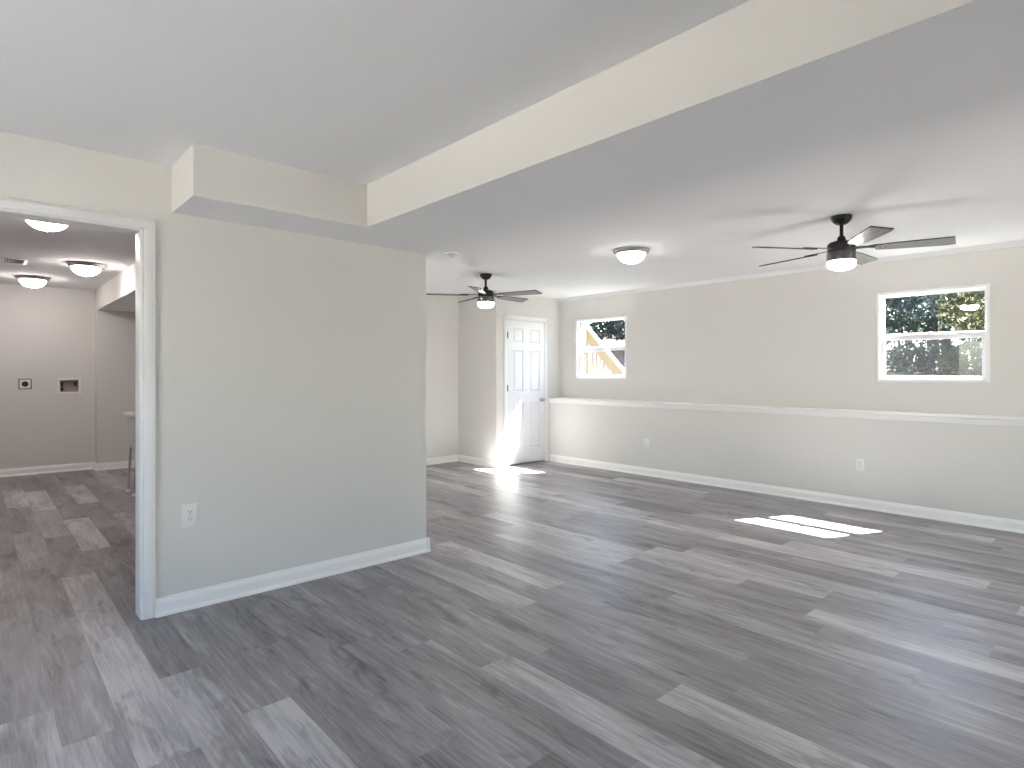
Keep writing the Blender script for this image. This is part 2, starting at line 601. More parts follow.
ADDED_SIDE_SLIDERS = [(0.95, 2.95, 0.0, 2.06)]  # unseen opening, added to light the beam and soffit from the left
bm = bmesh.new(); wall_cells(bm, 'y', Y0 - .12, Y0, X0 - .12, XO, 0, ZC, ADDED_SLIDERS)
struct('wall_front', bm, M['wall'])
bm = bmesh.new(); wall_cells(bm, 'x', X0 - .12, X0, Y0, YL + .1, 0, ZC, ADDED_SIDE_SLIDERS)
struct('wall_left', bm, M['wall'])
WBOX = (0.812, 1.040, 1.030, 1.218)
bm = bmesh.new(); wall_cells(bm, 'y', YL, YL + .15, X0, XP, 0, ZC, [WBOX])
struct('wall_laundry_end', bm, M['wall'])
bm = bmesh.new(); box(bm, (1.205, YL - .21, 0), (XP - .12, YL, 2.142))
struct('wall_laundry_jog', bm, M['wall'])

# ------------------------------------------------------------------ trims and baseboards
BASE = [(0, 0), (.026, 0), (.026, .008), (.022, .016), (.016, .021), (.0145, .024), (.0145, .068), (.012, .078), (.008, .086), (.006, .096), (0, .098)]
def baseboard(name, runs):
    bm = bmesh.new()
    for p0, p1, out in runs:
        extrude_profile(bm, BASE, p0, p1, out)
    return struct(name, bm, M['trim'])
baseboard('baseboard_partition', [((.711, YP, 0), (XP + .024, YP, 0), (0, -1, 0)), ((XP, YP - .024, 0), (XP, YB, 0), (1, 0, 0))])
baseboard('baseboard_right', [((XL, Y0, 0), (XL, YD, 0), (-1, 0, 0))])
baseboard('baseboard_back', [((XP, YB, 0), (XN, YB, 0), (0, -1, 0))])
baseboard('baseboard_closet', [((XN, YD - .02, 0), (XN, YB, 0), (-1, 0, 0)), ((XN - .02, YD, 0), (5.415, YD, 0), (0, -1, 0))])
baseboard('baseboard_laundry', [((X0, YL, 0), (1.205, YL, 0), (0, -1, 0)), ((1.18, YL - .21, 0), (XP - .12, YL - .21, 0), (0, -1, 0)), ((1.205, YL - .235, 0), (1.205, YL, 0), (-1, 0, 0))])

def casing(name, x0, x1, ztop, y, w, right=True, left=True):
    """Stepped casing round an opening x0..x1 on the wall face y (towards -y)."""
    bm = bmesh.new()
    def strip(lo, hi):
        box(bm, lo, hi, .003, 2)
    steps = [(0.0, w * .16, .010), (w * .16, w * .86, .013), (w * .86, w, .018)]
    for a, b, t in steps:
        if left:
            strip((x0 - b, y - t, 0), (x0 - a, y, ztop + a))
        if right:
            strip((x1 + a, y - t, 0), (x1 + b, y, ztop + a))
        strip((x0 - (b if left else 0), y - t, ztop + a), (x1 + (b if right else 0), y, ztop + b))
    return struct(name, bm, M['trim'], smooth=40)
casing('trim_1', -0.194, .648, 2.051, YP, .063)
casing('trim_2', 5.475, 6.213, 2.046, YD, .058)
# doorway jamb lining
bm = bmesh.new()
box(bm, (.643, YP - .006, 0), (.655, YP + .126, 2.060), .002)
box(bm, (-.20, YP - .006, 0), (-.188, YP + .126, 2.060), .002)
box(bm, (-.188, YP - .006, 2.048), (.643, YP + .126, 2.060), .002)
struct('trim_3', bm, M['trim'], smooth=40)
# closet door jamb
bm = bmesh.new()
box(bm, (5.475, YD, 0), (5.483, YD + .12, 2.05))
box(bm, (6.206, YD, 0), (6.213, YD + .12, 2.05))
box(bm, (5.475, YD, 2.043), (6.213, YD + .12, 2.05))
struct('trim_4', bm, M['trim'])
# ledge cap with apron moulding along the knee wall
bm = bmesh.new()
extrude_profile(bm, [(-.0, 0), (.016, 0), (.022, .004), (.025, .011), (.022, .018), (.016, .022), (-.25, .022), (-.25, 0)], (XL, Y0, .908), (XL, YD, .908), (-1, 0, 0))
extrude_profile(bm, [(0, 0), (.006, .0), (.010, .006), (.010, .026), (.014, .036), (.014, .046), (0, .046)], (XL, Y0, .862), (XL, YD, .862), (-1, 0, 0))
struct('trim_5', bm, M['trim'], smooth=40)
# small cove at the top of the window wall
bm = bmesh.new()
extrude_profile(bm, [(0, 0), (.006, 0), (.012, .010), (.022, .030), (.030, .045), (0, .045)], (XU, Y0, ZC - .045), (XU, YD, ZC - .045), (-1, 0, 0))
struct('trim_6', bm, M['ceiling'])
# corner bead where the closet wall meets the knee wall
bm = bmesh.new()
box(bm, (6.273, YD - .016, 0), (XL, YD, .906), .003)
struct('trim_7', bm, M['trim'])

# ------------------------------------------------------------------ six-panel door
def make_door():
    root = empty('door_1', (5.484, YD + .004, 0.018))
    root['kind'] = 'structure'
    W, H, T = .7215, 2.022, .035
    xs = [0, .112, .312, .440, .640, W]
    zs = [0, .20, .86, 1.015, 1.605, 1.705, 1.905, H]
    bm = bmesh.new()
    grid = {}
    for i, x in enumerate(xs):
        for j, z in enumerate(zs):
            grid[i, j] = bm.verts.new((x, 0, z))
    cells = []
    for i in range(5):
        for j in range(7):
            f = bm.faces.new((grid[i, j], grid[i + 1, j], grid[i + 1, j + 1], grid[i, j + 1]))
            if i in (1, 3) and j in (1, 3, 5):
                cells.append((f, i, j))
    for f, i, j in cells:
        r = bmesh.ops.inset_individual(bm, faces=[f], thickness=.016, depth=0)
        bmesh.ops.translate(bm, verts=f.verts[:], vec=(0, .0118, 0))
    # back and edges of the slab
    box(bm, (0, .0125, 0), (W, T, H))
    for a, b in (((0, 0), (0, 7)), ((5, 7), (5, 0))):
        pass
    for (xa, za, xb, zb) in ((0, 0, 0, H), (W, 0, W, H), (0, 0, W, 0), (0, H, W, H)):
        v = [bm.verts.new(p) for p in ((xa, 0, za), (xb, 0, zb), (xb, .0125, zb), (xa, .0125, za))]
        bm.faces.new(v)
    slab = build('slab', bm, M['door'], root)
    for f_, i, j in [(None, i, j) for i in (1, 3) for j in (1, 3, 5)]:
        bm = bmesh.new()
        m_ = .034
        x0, x1, z0, z1 = xs[i] + m_, xs[i + 1] - m_, zs[j] + m_, zs[j + 1] - m_
        b0 = [bm.verts.new(p) for p in ((x0 - .014, .0109, z0 - .014), (x1 + .014, .0109, z0 - .014), (x1 + .014, .0109, z1 + .014), (x0 - .014, .0109, z1 + .014))]
        b1 = [bm.verts.new(p) for p in ((x0, .003, z0), (x1, .003, z0), (x1, .003, z1), (x0, .003, z1))]
        for k in range(4):
            bm.faces.new((b0[k], b0[(k + 1) % 4], b1[(k + 1) % 4], b1[k]))
        bm.faces.new(b1)
        bm.faces.new(b0[::-1])
        build('panel', bm, M['door'], root)
    for z in (.18, 1.07, 1.81):
        bm = bmesh.new()
        tube(bm, (-.003, -.007, z - .045), (-.003, -.007, z + .045), .0065, n=12)
        box(bm, (-.003, -.003, z - .043), (.022, .0, z + .043), .001)
        build('hinge', bm, M['grey_metal'], root, smooth=40)
    bm = bmesh.new()
    mt = Matrix.Rotation(PI / 2, 3, 'X')
    lathe(bm, [(0, 0), (.031, 0), (.031, .006), (.026, .010), (.012, .013), (.010, .030), (.017, .036), (.026, .044), (.028, .055), (.024, .064), (.012, .069), (0, .070)], 24, (W - .055, 0, .893), mt)
    build('door_knob', bm, M['nickel'], root, smooth=50)
    return root
make_door()

# ------------------------------------------------------------------ windows
def make_window(name, y0, y1, z0, z1):
    root = empty(name, (XU, (y0 + y1) / 2, z0))
    root['kind'] = 'structure'
    hw, H = (y1 - y0) / 2, z1 - z0
    fw = .026
    bm = bmesh.new()
    xa, xb = -.010, .120
    box(bm, (xa, -hw, 0), (xb, -hw + fw, H), .003)
    box(bm, (xa, hw - fw, 0), (xb, hw, H), .003)
    box(bm, (xa, -hw + fw, 0), (xb, hw - fw, .030), .003)
    box(bm, (xa, -hw + fw, H - fw), (xb, hw - fw, H), .003)
    # parting stops inside the jambs
    box(bm, (.062, -hw + fw, .030), (.068, -hw + fw + .010, H - fw))
    box(bm, (.062, hw - fw - .010, .030), (.068, hw - fw, H - fw))
    build('frame', bm, M['vinyl'], root, smooth=40)
    zm = .430   # middle of the meeting rails
    def sash(xf, xr, za, zb, st, bot, top):
        w = hw - fw - .002
        bm = bmesh.new()
        box(bm, (xf, -w, za), (xr, -w + st, zb), .003)
        box(bm, (xf, w - st, za), (xr, w, zb), .003)
        box(bm, (xf, -w + st, za), (xr, w - st, za + bot), .003)
        box(bm, (xf, -w + st, zb - top), (xr, w - st, zb), .003)
        s = build('sash', bm, M['vinyl'], root, smooth=40)
        xg = (xf + xr) / 2
        bm = bmesh.new()
        v = [bm.verts.new(p) for p in ((xg, -w + st - .004, za + bot - .004), (xg, w - st + .004, za + bot - .004), (xg, w - st + .004, zb - top + .004), (xg, -w + st - .004, zb - top + .004))]
        bm.faces.new(v)
        build('glass_pane', bm, M['glass'], s)
        return s
    sash(.068, .094, zm - .012, H - fw, .020, .046, .022)
    sash(.030, .058, .030, zm + .020, .034, .026, .052)
    bm = bmesh.new()
    box(bm, (.020, -.030, zm + .016), (.054, .030, zm + .028), .003)
    box(bm, (.016, -.012, zm + .026), (.040, .022, zm + .036), .003)
    build('sash_lock', bm, M['vinyl'], root, smooth=40)
    bm = bmesh.new()
    w = hw - fw
    v = [bm.verts.new(p) for p in ((.106, -w, .03), (.106, w, .03), (.106, w, zm + .01), (.106, -w, zm + .01))]
    bm.faces.new(v)
    sc = build('insect_screen', bm, M['screen'], root)
    bm = bmesh.new()
    for a, b in (((.102, -w, .03), (.110, -w + .012, zm + .01)), ((.102, w - .012, .03), (.110, w, zm + .01)),
                 ((.102, -w + .012, .03), (.110, w - .012, .042)), ((.102, -w + .012, zm - .002), (.110, w - .012, zm + .01))):
        box(bm, a, b)
    build('screen_frame', bm, M['vinyl'], sc)
    return root
make_window('window_1', *WIN[0])
make_window('window_2', *WIN[1])

# glazed sliding doors added out of view to bring fill daylight into the near rooms
def make_added_slider(name, x0, x1, z0, z1, side=False):
    root = empty(name, (X0, (x0 + x1) / 2, 0) if side else ((x0 + x1) / 2, Y0, 0), -PI / 2 if side else 0)
    root['kind'] = 'structure'
    hw = (x1 - x0) / 2
    bm = bmesh.new()
    for a, b in (((-hw, -.11, 0), (-hw + .05, -.01, z1)), ((hw - .05, -.11, 0), (hw, -.01, z1)),
                 ((-hw + .05, -.11, z1 - .05), (hw - .05, -.01, z1)), ((-hw + .05, -.11, 0), (hw - .05, -.01, .03))):
        box(bm, a, b, .003)
    build('frame', bm, M['vinyl'], root)
    for a, b, y in ((-hw + .05, .03, -.08), (-.03, hw - .05, -.04)):
        bm = bmesh.new()
        for lo, hi in (((a, y - .017, .03), (a + .06, y + .017, z1 - .05)), ((b - .06, y - .017, .03), (b, y + .017, z1 - .05)),
                       ((a + .06, y - .017, .03), (b - .06, y + .017, .11)), ((a + .06, y - .017, z1 - .12), (b - .06, y + .017, z1 - .05))):
            box(bm, lo, hi, .003)
        sl = build('added_sliding_panel', bm, M['vinyl'], root)
        bm = bmesh.new()
        bm.faces.new([bm.verts.new(p) for p in ((a + .05, y, .10), (b - .05, y, .10), (b - .05, y, z1 - .11), (a + .05, y, z1 - .11))])
        build('glass_pane', bm, M['glass'], sl)
    return root
for _k, _s in enumerate(ADDED_SLIDERS):
    make_added_slider('door_%d' % (2 + _k), *_s)  # added front door, there for its daylight
for _k, _s in enumerate(ADDED_SIDE_SLIDERS):
    make_added_slider('door_%d' % (3 + _k), *_s, side=True)  # added side door, there for its daylight

# ------------------------------------------------------------------ flush ceiling lights
def make_flush_light(mat):
    root = empty('ceiling_light')
    bm = bmesh.new()
    lathe(bm, [(0, 0), (.166, 0), (.168, -.006), (.163, -.012), (.160, -.024), (.148, -.036), (.132, -.040), (.125, -.038), (.125, -.010), (0, -.010)], 48)
    build('rim', bm, M['nickel'], root, smooth=35)
    bm = bmesh.new()
    prof = [(.127, -.034)]
    for k in range(1, 11):
        a = PI / 2 * k / 10
        prof.append((.127 * math.cos(a) ** .8 if k < 10 else 0, -.034 - .088 * math.sin(a) ** 1.15))
    lathe(bm, prof, 32)
    build('glass_shade', bm, mat, root, smooth=60)
    bm = bmesh.new()
    lathe(bm, [(0, -.119), (.010, -.120), (.011, -.124), (.005, -.128), (.006, -.133), (0, -.137)], 16)
    build('finial', bm, M['nickel'], root, smooth=50)
    return root

def place(root, loc, label, cat, group=None):
    root.location = loc
    tag(root, label, cat, group)
    return root
fl = make_flush_light(M['lamp_main'])
place(fl, (4.43, 3.27, ZC), 'round flush ceiling light between the two black ceiling fans', 'ceiling light')
lf = make_flush_light(M['lamp_warm'])
place(lf, (.60, 1.34, ZC), 'flush ceiling light on the near ceiling left of the beam', 'ceiling light')
for x, y, lb in ((.66, -1.35, 'added fill light, unseen behind the viewpoint on the left ceiling'),):
    c = copy_tree(lf)  # unseen copy, added to brighten the left room
    place(c, (x, y, ZC), lb, 'ceiling light')
c = copy_tree(fl)  # unseen copy, added to brighten the right room
place(c, (4.40, -.95, ZC), 'added fill light, unseen behind the viewpoint on the right ceiling', 'ceiling light')
c = make_flush_light(M['fill_alcove'])  # hidden lamp added to brighten the far wall and closet side
place(c, (2.98, 5.55, ZC), 'added fill light in the far alcove, hidden behind the partition wall', 'ceiling light')
ll = make_flush_light(M['lamp_laundry'])
G = 'laundry ceiling lights'
place(ll, (.375, 5.26, ZC), 'nearest laundry ceiling light, cut off by the doorway head casing', 'ceiling light', G)
c = copy_tree(ll); place(c, (.845, 7.45, ZC), 'laundry ceiling light nearest the boxed soffit, right of the vent', 'ceiling light', G)
c = copy_tree(ll); place(c, (-.80, 7.3, ZC), 'added laundry fill light, out of sight to the left of the doorway', 'ceiling light')  # unseen copy, added to fill the laundry with light
c = copy_tree(ll); place(c, (.50, 8.88, ZC), 'farthest laundry ceiling light, close to the end wall above the dryer socket', 'ceiling light', G)

# ------------------------------------------------------------------ ceiling fans
def make_fan(R=.672):
    root = empty('ceiling_fan')
    bm = bmesh.new()
    lathe(bm, [(0, 0), (.068, 0), (.069, -.012), (.062, -.030), (.048, -.048), (.034, -.058), (.022, -.062), (0, -.062)], 32)
    build('canopy', bm, M['black_metal'], root, smooth=35)
    bm = bmesh.new()
    tube(bm, (0, 0, -.055), (0, 0, -.188), .0125, n=16)
    lathe(bm, [(.0125, -.138), (.022, -.146), (.026, -.158), (.030, -.174), (.036, -.184), (0, -.184)], 24)
    build('downrod', bm, M['black_metal'], root, smooth=35)
    bm = bmesh.new()
    lathe(bm, [(0, -.178), (.045, -.180), (.078, -.188), (.089, -.198), (.092, -.213), (.090, -.250), (.086, -.258), (0, -.258)], 40)
    build('motor_housing', bm, M['black_metal'], root, smooth=35)
    bm = bmesh.new()
    lathe(bm, [(0, -.256), (.092, -.258), (.095, -.266), (.095, -.316), (.093, -.322), (.086, -.323), (0, -.323)], 40)
    build('light_kit', bm, M['grey_metal'], root, smooth=35)
    bm = bmesh.new()
    lathe(bm, [(.089, -.318), (.092, -.334), (.090, -.350), (.081, -.366), (.063, -.377), (.038, -.383), (0, -.385)], 32)
    build('globe', bm, M['lamp_fan'], root, smooth=60)
    # one blade along +x with its arm, pitched about x
    zb = -.255
    bm = bmesh.new()
    out = [(.215, -.040), (.205, -.020), (.205, .020), (.215, .040), (.30, .052), (R - .05, .066), (R, .058), (R - .022, -.064), (R - .05, -.066), (.30, -.052)]
    prism(bm, out, 'z', -.004, .004)
    bmesh.ops.recalc_face_normals(bm, faces=bm.faces[:])
    for f in bm.faces:
        f.material_index = 0 if abs(f.normal.z) > .5 else 1
    bl = build('blade', bm, [M['blade'], M['blade_edge']], root)
    bm = bmesh.new()
    prism(bm, [(.070, -.020), (.070, .020), (.16, .014), (.20, .026), (.275, .030), (.285, .022), (.285, -.022), (.275, -.030), (.20, -.026), (.16, -.014)], 'z', .0045, .0105)
    for x, y in ((.235, .014), (.235, -.014), (.268, 0)):
        lathe(bm, [(0, -.0065), (.005, -.006), (.005, -.004), (0, -.004)], 10, (x, y, 0))
    ar = build('blade_arm', bm, M['black_metal'], bl)
    blades = [bl]
    for k in range(4):
        blades.append(copy_tree(bl, root))
    return root, blades

def pose_blades(blades, a0, pitch=-11.5, zb=-.241):
    for k, b in enumerate(blades):
        ang = math.radians(a0 + 72 * k)
        b.matrix_local = Matrix.Translation((0, 0, zb)) @ Matrix.Rotation(ang, 4, 'Z') @ Matrix.Rotation(math.radians(pitch), 4, 'X')
fan, bl1 = make_fan()
pose_blades(bl1, 2.0)
G = 'five-blade ceiling fans'
place(fan, (4.588, 1.557, ZC), 'large near black ceiling fan with grey blades, above the window with two wide panes', 'ceiling fan', G)
fan2 = copy_tree(fan)
bl2 = [o for o in bpy.data.objects if o.parent == fan2 and o.name.startswith('blade')]
pose_blades(bl2, 4.0)
place(fan2, (4.291, 5.177, ZC), 'far black ceiling fan with grey blades in front of the white panel door', 'ceiling fan', G)

# ------------------------------------------------------------------ smoke detector, vent
sd = empty('smoke_detector')
bm = bmesh.new()
lathe(bm, [(0, 0), (.062, 0), (.064, -.006), (.063, -.012), (.060, -.014), (0, -.014)], 32)
build('base', bm, M['plastic'], sd, smooth=35)
bm = bmesh.new()
lathe(bm, [(.054, -.014), (.054, -.022), (.050, -.030), (.040, -.036), (.018, -.038), (.016, -.034), (0, -.034)], 32)
build('cover', bm, M['plastic'], sd, smooth=35)
bm = bmesh.new()
lathe(bm, [(.0552, -.0165), (.0556, -.0185), (.0552, -.0205)], 32)
build('sensor_gap', bm, M['slot'], sd)
place(sd, (3.30, 4.48, ZC), 'round white smoke detector on the ceiling beside the far fan', 'smoke detector')

vt = empty('ceiling_vent')
bm = bmesh.new()
for a, b in (((-.10, -.16, -.008), (.10, -.135, 0)), ((-.10, .135, -.008), (.10, .16, 0)), ((-.10, -.135, -.008), (-.075, .135, 0)), ((.075, -.135, -.008), (.10, .135, 0))):
    box(bm, a, b, .002)
build('frame', bm, M['plastic'], vt)
bm = bmesh.new()
box(bm, (-.078, -.138, -.003), (.078, .138, -.001))
build('duct_opening', bm, M['slot'], vt)
for k in range(7):
    bm = bmesh.new()
    x = -.063 + .021 * k
    bar(bm, (x, -.136, -.006), (x, .136, -.006), .010, .0015, (.6, 0, .8))
    build('louver', bm, M['grey_metal'], vt)
place(vt, (.29, 7.70, ZC), 'small ceiling vent register among the laundry ceiling lights', 'vent')

# ------------------------------------------------------------------ outlets
def make_outlet(w=.074, h=.118):
    root = empty('electrical_outlet')       # local: wall face at y = 0, front towards -y, centre at z = 0
    bm = bmesh.new()
    box(bm, (-w / 2, -.006, -h / 2), (w / 2, 0, h / 2), .003, 2)
    build('cover_plate', bm, M['plastic'], root, smooth=40)
    for s in (-1, 1):
        bm = bmesh.new()
        zc = s * .0195
        pts = [(.0165 * math.cos(2 * PI * k / 20), zc + max(-.0125, min(.0125, .0165 * math.sin(2 * PI * k / 20)))) for k in range(20)]
        prism(bm, pts, 'y', -.0085, -.004)
        rc = build('receptacle', bm, M['plastic'], root)
        bm = bmesh.new()
        box(bm, (-.0085, -.0090, zc - .001), (-.006, -.0080, zc + .008))
        box(bm, (.006, -.0090, zc - .001), (.0085, -.0080, zc + .0065))
        tube(bm, (0, -.0090, zc - .007), (0, -.0080, zc - .007), .0028, n=10)
        build('slots', bm, M['slot'], rc)
    bm = bmesh.new()
    tube(bm, (0, -.0072, 0), (0, -.005, 0), .003, n=10)
    build('screw', bm, M['nickel'], root)
    return root
ou = make_outlet(.082, .128)
G = 'wall outlets'
place(ou, (.879, YP, .516), 'white duplex outlet on the near partition wall beside the doorway casing', 'outlet', G)
ou2 = make_outlet()
ou2.rotation_euler = (0, 0, -PI / 2)
place(ou2, (XL, 4.42, .405), 'white duplex outlet low on the knee wall, the one nearer the panel door', 'outlet', G)
ou3 = copy_tree(ou2)
place(ou3, (XL, 1.975, .418), 'white duplex outlet low on the knee wall above the sunlit floor patch', 'outlet', G)

# ------------------------------------------------------------------ laundry fittings
dr = empty('dryer_outlet')
bm = bmesh.new()
box(bm, (-.064, -.004, -.066), (.064, 0, .066), .002)
build('back_box', bm, M['slot'], dr)
bm = bmesh.new()
box(bm, (-.055, -.008, -.057), (.055, -.003, .057), .002)
build('cover_plate', bm, M['plastic'], dr)
bm = bmesh.new()
lathe(bm, [(0, .014), (.031, .014), (.034, .011), (.034, .004), (0, .004)], 28, (0, 0, 0), Matrix.Rotation(PI / 2, 3, 'X'))
build('receptacle', bm, M['slot'], dr, smooth=40)
place(dr, (.472, YL, 1.160), 'square dryer socket with round black receptacle and dark rim on the laundry end wall', 'outlet')

wb = empty('washer_outlet_box')
cx0 = (WBOX[0] + WBOX[1]) / 2
cz0 = (WBOX[2] + WBOX[3]) / 2
bw, bh = (WBOX[1] - WBOX[0]) / 2, (WBOX[3] - WBOX[2]) / 2
bm = bmesh.new()
for a, b in (((-bw - .012, -.006, -bh - .016), (-bw + .016, 0, bh + .010)), ((bw - .016, -.006, -bh - .016), (bw + .012, 0, bh + .010)),
             ((-bw + .016, -.006, bh - .016), (bw - .016, 0, bh + .010)), ((-bw + .016, -.006, -bh - .016), (bw - .016, 0, -bh + .022))):
    box(bm, a, b, .002)
build('face_frame', bm, M['plastic'], wb)
bm = bmesh.new()
box(bm, (-bw, .075, -bh), (bw, .082, bh))
box(bm, (-bw, 0, -bh), (-bw + .004, .075, bh))
box(bm, (bw - .004, 0, -bh), (bw, .075, bh))
box(bm, (-bw + .004, 0, -bh), (bw - .004, .075, -bh + .004))
box(bm, (-bw + .004, 0, bh - .004), (bw - .004, .075, bh))
build('recessed_tray', bm, M['tray'], wb)
for x, z in ((-.072, .035), (-.072, -.03), (.068, .04)):
    bm = bmesh.new()
    tube(bm, (x, .076, z), (x, .030, z), .013, n=14)
    tube(bm, (x, .045, z), (x, .045, z - .035), .011, n=14)
    box(bm, (x - .020, .022, z - .006), (x + .020, .030, z + .006), .002)
    build('valve', bm, M['brass'], wb, smooth=40)
place(wb, (cx0, YL, cz0), 'recessed white washing machine supply box with dark valves on the laundry end wall', 'supply box')

# utility sink just inside the laundry
us = empty('utility_sink', (1.46, 7.49, 0))
def rounded_rect(hx, hy, r, n=5):
    pts = []
    for sx, sy, a0 in ((1, 1, 0), (-1, 1, 90), (-1, -1, 180), (1, -1, 270)):
        for k in range(n + 1):
            a = math.radians(a0 + 90 * k / n)
            pts.append((sx * (hx - r) + r * math.cos(a), sy * (hy - r) + r * math.sin(a)))
    return pts
bm = bmesh.new()
levels = [(.190, .180, .03, .475), (.205, .195, .04, .50), (.222, .215, .05, .82), (.224, .217, .05, .838), (.252, .245, .05, .838), (.254, .247, .05, .846),
          (.252, .245, .05, .864), (.240, .233, .05, .866), (.216, .209, .05, .856), (.210, .203, .05, .82), (.192, .182, .04, .52), (.175, .165, .03, .50)]
rings = []
for hx, hy, r, z in levels:
    rings.append([bm.verts.new((x, y, z)) for x, y in rounded_rect(hx, hy, r)])
for a, b in zip(rings, rings[1:]):
    n = len(a)
    for k in range(n):
        bm.faces.new((a[k], a[(k + 1) % n], b[(k + 1) % n], b[k]))
bm.faces.new(rings[0][::-1])
bm.faces.new(rings[-1])
build('basin', bm, M['tub'], us, smooth=40)
for sx in (-1, 1):
    for sy in (-1, 1):
        bm = bmesh.new()
        bar(bm, (sx * .212, sy * .165, .02), (sx * .186, sy * .158, .56), .020, .020, (0, 1, 0), .002)
        lg = build('leg', bm, M['leg_steel'], us)
        bm = bmesh.new()
        lathe(bm, [(0, 0), (.024, 0), (.025, .006), (.018, .022), (.014, .028), (0, .028)], 16, (sx * .212, sy * .165, 0))
        build('foot', bm, M['plastic'], lg, smooth=40)
bm = bmesh.new()
tube(bm, (.23, 0, .862), (.23, 0, .96), .02, n=16)
for k in range(8):
    a0, a1 = PI * k / 8, PI * (k + 1) / 8
    tube(bm, (.13 + .10 * math.cos(a0), 0, .96 + .10 * math.sin(a0)), (.13 + .10 * math.cos(a1), 0, .96 + .10 * math.sin(a1)), .011, n=12)
build('faucet', bm, M['nickel'], us, smooth=50)
bm = bmesh.new()
tube(bm, (0, 0, .30), (0, 0, .475), .02, n=14)
tube(bm, (0, 0, .31), (.30, 0, .29), .02, n=14)
build('drain_pipe', bm, M['plastic'], us, smooth=50)
tag(us, 'pale laundry tub on thin legs, mostly hidden by the doorway casing', 'sink')

# ------------------------------------------------------------------ outside
bm = bmesh.new()
box(bm, (-14, -18, -.30), (XO + 6, Y0 - .12, -.06))
box(bm, (-14, Y0 - .12, -.30), (X0 - .12, 14, -.06))
struct('ground_bounce_slab', bm, M['bounce_slab'])  # unseen slab added to bounce sunlight in through the added doors
def ground_z(x, y=0):
    return 1.10 + .022 * max(0, x - 7.5)
bm = bmesh.new()
nx, ny = 28, 30
gv = {}
for i in range(nx + 1):
    for j in range(ny + 1):
        x = XO + (70 - XO) * (i / nx) ** 1.6
        y = -25 + 85 * j / ny
        gv[i, j] = bm.verts.new((x, y, ground_z(x) + .02 * math.sin(x * 1.3 + y * .7)))
for i in range(nx):
    for j in range(ny):
        bm.faces.new((gv[i, j], gv[i + 1, j], gv[i + 1, j + 1], gv[i, j + 1]))
struct('ground_lawn', bm, M['lawn'], smooth=60)
bm = bmesh.new()
box(bm, (XO, -3.2, 0.0), (XO + .03, YB + .1, 1.14))
struct('wall_outside_footing', bm, M['outdoor_siding'])
bm = bmesh.new()
prism(bm, [(16.2, -12), (19.6, -12), (20.6, 2.0), (21.0, 4.2), (18.2, 4.6), (17.2, 2.0)], 'z', 1.22, 1.36)
bmesh.ops.transform(bm, matrix=Matrix.Identity(4), verts=bm.verts[:])
struct('driveway', bm, M['drive'])

def leaf_cloud(blobs, n, size, seed, origin):
    rnd = random.Random(seed)
    tot = sum(b[3] ** 2 for b in blobs)
    verts, faces = [], []
    for bx, by, bz, br in blobs:
        for _ in range(int(n * br * br / tot)):
            while True:
                d = Vector((rnd.uniform(-1, 1), rnd.uniform(-1, 1), rnd.uniform(-1, 1)))
                if .05 < d.length < 1:
                    break
            d = d.normalized() * (d.length ** .45)
            c = Vector((bx, by, bz)) + d * br * Vector((1, 1, .8)).length / 1.62
            a = Vector((rnd.gauss(0, 1), rnd.gauss(0, 1), rnd.gauss(0, 1))).normalized()
            b = a.cross(Vector((rnd.gauss(0, 1), rnd.gauss(0, 1), rnd.gauss(0, 1)))).normalized()
            s = size * rnd.uniform(.6, 1.35)
            k = len(verts)
            verts += [c - a * s, c + b * s * .45 + a * s * .1, c + a * s, c - b * s * .45 + a * s * .1]
            faces.append((k, k + 1, k + 2, k + 3))
    me = bpy.data.meshes.new('foliage')
    me.from_pydata([tuple(v) for v in verts], [], faces)
    return me

def make_tree(name, x, y, blobs, n, size, leaf, trunk_r, trunk_top, label, cat, seed, group=None):
    z = ground_z(x) - .03
    root = empty(name, (x, y, z))
    me = leaf_cloud(blobs, n, size, seed, (0, 0, 0))
    me.materials.append(leaf)
    fo = bpy.data.objects.new('foliage', me)
    COL.objects.link(fo)
    fo.parent = root
    if trunk_r > 0:
        bm = bmesh.new()
        tube(bm, (0, 0, 0), (.05, .03, trunk_top * .5), trunk_r, trunk_r * .75, 14)
        tube(bm, (.05, .03, trunk_top * .5), (0, 0, trunk_top), trunk_r * .75, trunk_r * .4, 14)
        for bx, by, bz, br in blobs[:5]:
            tube(bm, (.05, .03, trunk_top * .55), (bx * .7, by * .7, bz * .9), trunk_r * .4, trunk_r * .12, 10)
        build('trunk', bm, M['bark'], root, smooth=60)
    tag(root, label, cat, group)
    return root
GT = 'trees and bushes outside the windows'
make_tree('shade_tree', 19.5, 5.7, [(0, 0, 3.0, 1.5), (.3, -1.1, 2.6, 1.1), (-.2, 1.2, 2.9, 1.3), (0, .3, 4.4, 1.6), (.6, -1.6, 3.6, 1.2)], 9000, .085, M['leaf_blue'], .16, 3.6,
          'dark bluish tree filling the left side of the wide-pane window', 'tree', 1, GT)
make_tree('garden_tree', 17.0, 2.35, [(0, .1, 2.0, 1.0), (.3, .6, 1.75, .8), (-.2, -.6, 2.3, .9), (.1, .4, 2.9, 1.1), (0, -.9, 3.4, 1.0)], 6500, .070, M['leaf_gold'], .10, 2.6,
          'sunlit yellow-green tree at the right of the wide-pane window', 'tree', 2, GT)
make_tree('background_tree', 30.0, 6.6, [(0, 0, 3.4, 2.3), (.4, -2.2, 2.9, 2.0), (0, 2.6, 3.1, 2.2), (0, .4, 5.4, 2.4)], 9000, .13, M['leaf_green'], .25, 5.0,
          'green tree farther back between the bluish and the yellow-green tree', 'tree', 3, GT)
